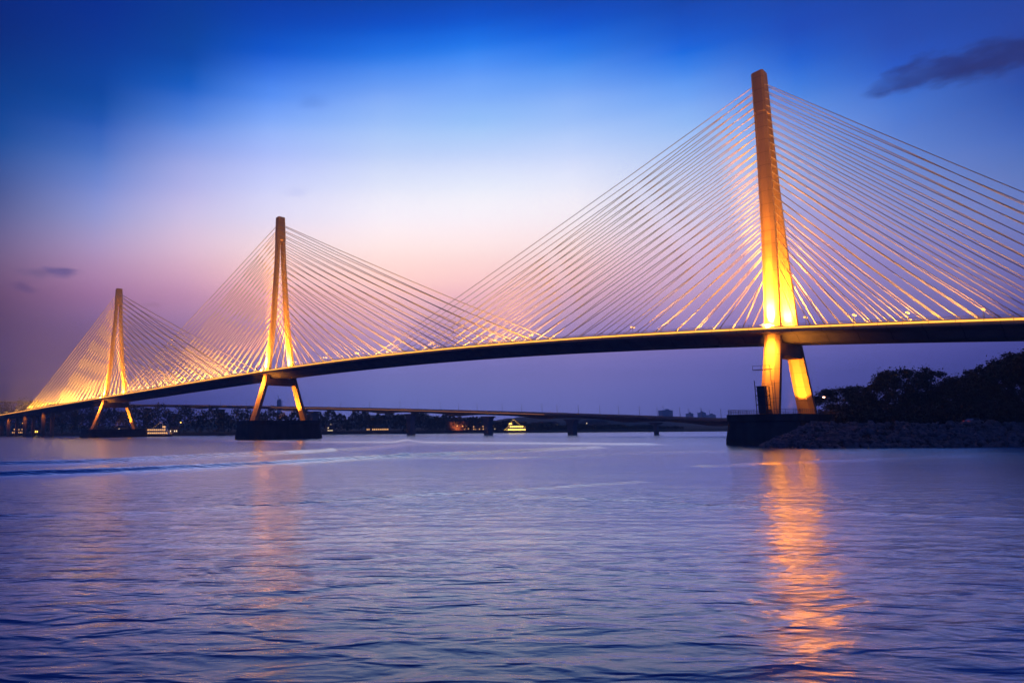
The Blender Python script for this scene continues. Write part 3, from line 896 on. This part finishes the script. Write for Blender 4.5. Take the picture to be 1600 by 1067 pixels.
mb = MB()
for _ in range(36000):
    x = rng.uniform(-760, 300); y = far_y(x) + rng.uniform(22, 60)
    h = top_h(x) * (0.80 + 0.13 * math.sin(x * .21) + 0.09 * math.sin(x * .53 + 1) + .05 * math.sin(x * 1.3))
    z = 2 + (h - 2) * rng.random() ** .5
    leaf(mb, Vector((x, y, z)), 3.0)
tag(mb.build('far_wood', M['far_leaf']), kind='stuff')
# hills beyond
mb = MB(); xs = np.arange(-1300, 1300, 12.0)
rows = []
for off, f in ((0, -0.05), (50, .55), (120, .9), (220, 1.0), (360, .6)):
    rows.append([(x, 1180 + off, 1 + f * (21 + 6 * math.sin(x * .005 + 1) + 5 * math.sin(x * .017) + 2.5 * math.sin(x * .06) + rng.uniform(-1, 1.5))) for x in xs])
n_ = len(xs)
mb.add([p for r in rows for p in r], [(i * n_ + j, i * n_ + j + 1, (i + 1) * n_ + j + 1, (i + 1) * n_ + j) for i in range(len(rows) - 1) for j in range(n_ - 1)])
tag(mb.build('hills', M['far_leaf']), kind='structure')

# ------------------------------------------------------------------ the older girder bridge behind
def gpos(px):
    k = (px - CXP) / FPX
    Y = 583.5 / (1 + .97 * k)
    return Vector((k * Y, Y, 0))


GPY = [(-40, 626), (100, 630), (210, 633), (345, 634.5), (500, 637.2), (640, 640), (760, 643.2), (890, 647), (1020, 651.2), (1140, 655.5), (1240, 659.2)]
G = []
for px, py in GPY:
    p = gpos(px); d = direction(px, py); G.append(Vector((p.x, p.y, CAM_H + p.y * d.z / d.y)))
GD = Vector((.696, -.718, 0)); GN = Vector((-.718, -.696, 0))


def gz(p):   # height of its deck along the axis
    q = [(v - G[0]).dot(GD) for v in G]
    return float(np.interp((p - G[0]).dot(GD), q, [v.z for v in G]))


gb = empty('girder_bridge', (G[0].x, G[0].y, 0))
tag(gb, 'low dark concrete girder bridge on flared piers crossing behind the cable-stayed bridge', 'bridge')
PIERS = [120, 230, 345, 490, 640, 760, 890, 1020, 1150]
pq = [(gpos(p) - G[0]).dot(GD) for p in PIERS]
Ltot = (G[-1] - G[0]).dot(GD)
mb = MB(); rings = []
for q in np.arange(0, Ltot, 4.0):
    c = Vector((G[0].x, G[0].y, 0)) + GD * q; z = gz(c)
    dp = min(abs(q - x) for x in pq); dep = 1.9 + 1.5 * max(0, 1 - dp / 22) ** 1.6
    rings.append([c + GN * t + UP * (z + h) for t, h in ((6, 0), (6, -.7), (3.4, -1.1), (2.8, -dep), (-2.8, -dep), (-3.4, -1.1), (-6, -.7), (-6, 0))])
mb.loft(rings); M['gdeck'] = mat('girder_concrete', (.22, .20, .2), .85, var=.35, vscale=.2)
gd = mb.build('deck', M['gdeck'], gb)
mb = MB()
for sg in (1, -1):
    mb.loft([[Vector((G[0].x, G[0].y, 0)) + GD * q + GN * (sg * t) + UP * (gz(Vector((G[0].x, G[0].y, 0)) + GD * q) + h) for t, h in ((5.7, .004), (5.98, .004), (5.98, .9), (5.7, .9))][::sg] for q in np.arange(0, Ltot, 4.0)])
    mb.build('parapet', M['parapet'], gd); mb = MB()
mb = MB()
q0_, q1_ = (gpos(470) - G[0]).dot(GD), (gpos(905) - G[0]).dot(GD)
mb.loft([[Vector((G[0].x, G[0].y, 0)) + GD * q + GN * t + UP * (gz(Vector((G[0].x, G[0].y, 0)) + GD * q) + h) for t, h in ((6.02, -.5), (6.14, -.5), (6.14, -.3), (6.02, -.3))] for q in np.arange(q0_, q1_, 4.0)])
M['dim_line'] = emat('dim_edge_glow', (1.0, .36, .09), .55); mb.build('edge_glow_strip', M['dim_line'], gd)  # glowing strip added to stand in for warm light on this edge
for p in PIERS:
    c = gpos(p); z = gz(c)
    mb = MB()
    def sec_(a, b, zz): return [c + GD * x + GN * y + UP * zz for x, y in ((-a, -b), (a, -b), (a, b), (-a, b))]
    if p == 1020:
        for k in (-2.2, 2.2):
            mb.loft([[c + GD * (x + k * .35) + GN * (y + k) + UP * zz for x, y in ((-1, -1.1), (1, -1.1), (1, 1.1), (-1, 1.1))] for zz in (-2, z - 4.6)])
        mb.loft([sec_(1.3, 4.0, z - 4.6), sec_(3.2, 4.2, z - 3.3)])
    else:
        mb.loft([sec_(1.9, 3.0, -2), sec_(1.9, 3.0, max(1, z - 8)), sec_(2.6, 3.2, z - 5), sec_(4.6, 3.6, z - 3.3)])
    mb.build('pier', M['gdeck'], gb)
# its lamp posts
root = None
for k, px in enumerate(list(range(300, 620, 48)) + list(range(630, 1130, 31))):
    px += rng.uniform(-5, 5); c = gpos(px); z = gz(c)
    if root is None:
        root = empty('street_lamp'); mb = MB(); mb.tube([(0, 0, 0), (0, 0, 5.6)], [.12, .08], 5); mb.build('post', M['steel'], root)
        mb = MB(); mb.tube([(0, -.9, 5.9), (0, 0, 5.55), (0, .9, 5.9)], .07, 4); mb.build('arm', M['steel'], root); o = root
    else: o = copy_tree(root)
    o.location = c + GN * 5.4 + UP * z; o.rotation_euler = (0, 0, math.atan2(GD.y, GD.x))
    tag(o, 'thin unlit lamp post on the low girder bridge behind', 'street lamp', 'unlit lamp posts on the girder bridge')

# ------------------------------------------------------------------ boats
def ferry(loc, rz, Ls, label, gold):
    root = empty('river_ferry'); wmat = M['window_gold'] if gold else M['window']
    h = MB(); ring = lambda z, k, bow: [Vector((x * Ls / 2, y * 3.4 * k, z)) for x, y in ((-1, -.9), (.55, -1), (.85, -.6), (bow, 0), (.85, .6), (.55, 1), (-1, .9))]
    h.loft([ring(-.6, .8, .92), ring(.7, .97, 1.0), ring(1.7, 1.0, 1.06)]); h.build('hull', M['hull'], root)
    for lv, (l, w_, z0) in enumerate(((.80, 2.9, 1.72), (.62, 2.5, 4.33)) if gold else ((.84, 2.9, 1.72), (.70, 2.7, 4.33))):
        d = MB(); d.box((-.06 * Ls, 0, z0 + 1.2), (l * Ls, w_ * 2, 2.4)); d.box((-.06 * Ls, 0, z0 + 2.5), (l * Ls + .9, w_ * 2 + .9, .2)); dk = d.build('cabin', M['white'], root)
        nwin = int(l * Ls / 1.7)
        g = MB()
        for i in range(nwin):
            x = -.06 * Ls - l * Ls / 2 + (i + .5) * l * Ls / nwin
            for sg in (1, -1): g.box((x, sg * (w_ + .02), z0 + 1.35), (l * Ls / nwin * .6, .06, .95))
        g.build('window', wmat, dk)
    b = MB(); b.box((.2 * Ls, 0, 7.9), (3.2, 3.0, 2.0)); b.box((.2 * Ls, 0, 9.0), (3.8, 3.6, .18)); br = b.build('bridge_house', M['white'], root)
    g = MB(); g.box((.2 * Ls, -1.53, 8.2), (2.6, .06, .9)); g.box((.2 * Ls, 1.53, 8.2), (2.6, .06, .9)); g.build('window', wmat, br)
    m = MB(); m.tube([(.05 * Ls, 0, 6.9), (.05 * Ls, 0, 12.5)], [.12, .06], 6); m.tube([(.05 * Ls, -1.2, 11), (.05 * Ls, 1.2, 11)], .05, 4); m.build('mast', M['white'], root)
    s_ = MB()
    pts = [Vector((.05 * Ls, 0, 12.4)), Vector((.5 * Ls, 0, 2.4))]
    for a, b_ in ((pts[0], pts[1]), (pts[0], Vector((-.48 * Ls, 0, 5.2)))):
        for i in range(9):
            q = a.lerp(b_, (i + .5) / 9) - Vector((0, 0, 1.2 * math.sin(math.pi * (i + .5) / 9))); s_.box(q, (.28, .28, .28))
    for x in np.arange(-.44, .40, .09): s_.box((x * Ls, -3.3, 2.6), (.3, .2, .3)); s_.box((x * Ls, 3.3, 2.6), (.3, .2, .3))
    s_.build('string_lights', wmat, root)
    root.location = loc; root.rotation_euler = (0, 0, rz)
    return tag(root, label, 'ferry')


ferry((at(801, 620), 620, 0), R_(176), 20, 'bright yellow lit riverboat moored beneath the girder bridge by the far bank', True)
ferry((at(250, 575), 575, 0), R_(-4), 23, 'two-decked passenger ferry with rows of lit windows beside the farthest pylon pier', False)

# ------------------------------------------------------------------ riverside houses with lit windows
def house(px, Y, wd, dp, ht, floors, wall, rlit, label, wmat, base=2.2, flat=False):
    x = at(px, Y)
    root = empty('riverside_house', (x, Y, base)); W0 = root.location
    mb = MB(); mb.box(W0 + Vector((0, 0, ht / 2 - .5)), (wd, dp, ht + 1)); wl = mb.build('wall', wall, root)
    mb = MB()
    if flat: mb.box(W0 + Vector((0, 0, ht + .2)), (wd + .6, dp + .6, .4))
    else:
        a, b, h = wd / 2 + .5, dp / 2 + .5, wd * .0 + 2.4
        mb.add([W0 + Vector(v) for v in ((-a, -b, ht), (a, -b, ht), (a, b, ht), (-a, b, ht), (-a * .7, 0, ht + h), (a * .7, 0, ht + h))], [(0, 1, 5, 4), (2, 3, 4, 5), (1, 2, 5), (3, 0, 4), (0, 3, 2, 1)])
    mb.build('roof', M['roof'], root)
    nw = max(3, int(wd / 1.7))
    for f in range(floors):
        for i in range(nw):
            if rng.random() > rlit: continue
            mb = MB(); mb.box(W0 + Vector((-wd / 2 + (i + .5) * wd / nw, -dp / 2 - .02, (f + .55) * ht / floors)), (wd / nw * .45, .08, ht / floors * .36)); mb.build('window', wmat, root)
    tag(root, label, 'house', 'lit houses along the far bank')


house(33, 806, 13, 9, 7, 2, M['wall'], .7, 'lit house left of the ladder-like approach piers on the far left bank', M['window'])
house(62, 776, 8, 7, 5, 1, M['wall2'], .6, 'small lit house next to the far left approach pier', M['window_gold'])
house(160, 708, 9, 8, 5, 2, M['wall'], .5, 'dim house seen between the legs of the farthest pylon', M['window_cool'])
house(196, 694, 10, 8, 6, 2, M['wall'], .5, 'house by the right leg of the farthest pylon', M['window_cool'])
house(274, 668, 8, 8, 4, 1, M['wall'], .4, 'low house right of the lit passenger ferry', M['window_cool'])
house(515, 662, 9, 8, 5, 2, M['wall'], .55, 'house with a few lights just right of the middle pylon pier', M['window_cool'])
house(588, 668, 22, 8, 3.6, 1, M['wall'], .8, 'long low building with a row of warm lights left of the flared pier', M['window'], flat=True)
house(712, 676, 22, 10, 9, 3, M['wall2'], .22, 'orange brick building with glowing front under the girder bridge', M['window'])
house(745, 672, 13, 8, 5, 2, M['wall'], .6, 'pale house left of the girder bridge pier near the yellow boat', M['window'])
house(852, 690, 22, 9, 6, 2, M['wall'], .35, 'long building with scattered lights right of the yellow boat', M['window_cool'])
house(925, 760, 26, 9, 6, 2, M['wall'], .3, 'pale building with small lights right of the single-column girder pier', M['window_cool'], base=4)
lamp_spot('lamp', (at(712, 664), 664, 4), (at(712, 672), 672, 8), 4500, (1, .3, .08), 110)

# bright yellow lamp on the bank right of the ferry
def bank_lamp(px, py, Y, label, size, m_):
    z = CAM_H + Y * direction(px, py).z / direction(px, py).y
    x = at(px, Y); root = empty('bank_lamp', (x, Y, 2)); W0 = Vector((x, Y, 0))
    mb = MB(); mb.tube([W0 + UP * 1.5, W0 + UP * z], [.14, .1], 6); mb.build('post', M['steel'], root)
    mb = MB(); mb.loft([[W0 + UP * (z + h) + Vector((size * k * math.cos(a), size * k * math.sin(a), 0)) for a in np.linspace(0, 2 * math.pi, 10, endpoint=False)] for k, h in ((.5, -size * .6), (1, 0), (.5, size * .6))]); mb.build('lamp_head', m_, root)
    tag(root, label, 'street lamp')


bank_lamp(283, 660, 668, 'bright yellow lamp on the far bank right of the passenger ferry', .75, M['window_gold'])
bank_lamp(38, 661, 792, 'large amber lamp on the far left bank beside the approach piers', .7, M['lamp'])
bank_lamp(29, 668, 796, 'lower greenish yellow lamp on the far left bank', .4, M['window_gold'])
bank_lamp(516, 663, 655, 'small white lamp just right of the middle pylon pier', .4, M['window_cool'])
bank_lamp(770, 670, 655, 'small white lamp at the waterside left of the yellow boat', .45, M['window_cool'])

# ------------------------------------------------------------------ skyline on the hills
def tower(px, py_top, wpx, Y, label):
    x = at(px, Y); d = direction(px, py_top); z = CAM_H + Y * d.z / d.y; wd = wpx / FPX * Y
    root = empty('tower_block', (x, Y, 20))
    mb = MB(); mb.box((x, Y, z / 2), (wd, 22, z)); mb.build('wall', M['tower'], root)
    mb = MB(); mb.box((x + wd * .15, Y, z + 1.5), (wd * .3, 8, 3)); mb.tube([(x - wd * .2, Y, z), (x - wd * .2, Y, z + 12)], .5, 4); mb.build('roof_house', M['tower'], root)
    tag(root, label, 'tower block', 'tower blocks on the horizon')


tower(1036, 641, 16, 1620, 'widest pale block on the horizon above the girder bridge')
tower(1073, 646, 5, 1620, 'narrow block right of the widest one on the horizon')
tower(1092, 644.5, 6, 1630, 'tallest narrow block on the horizon near the big pier')
tower(1106, 648, 8, 1640, 'low block on the horizon nearest the big pier')
tower(436, 625, 6, 1590, 'small block on the horizon right of the middle pylon leg')

# ------------------------------------------------------------------ evening haze over the river
mb = MB(); mb.box((0, 0, 68), (3560, 3560, 141.0 + 1.2))
hz = mb.build('haze', [], None)
hm = bpy.data.materials.new('evening_haze'); hm.use_nodes = True
nt = hm.node_tree; N = nt.nodes; L = nt.links; N.clear()
pv = node('ShaderNodeVolumePrincipled'); pv.inputs['Color'].default_value = (0.82, 0.86, 0.95, 1); pv.inputs['Density'].default_value = HAZE
mo = node('ShaderNodeOutputMaterial'); L.new(pv.outputs[0], mo.inputs['Volume'])
hz.data.materials.append(hm); tag(hz, kind='stuff')

scene.cycles.sample_clamp_indirect = 12.0
scene.cycles.sample_clamp_direct = 0.0
scene.cycles.use_adaptive_sampling = False
scene.cycles.light_sampling_threshold = 0.0
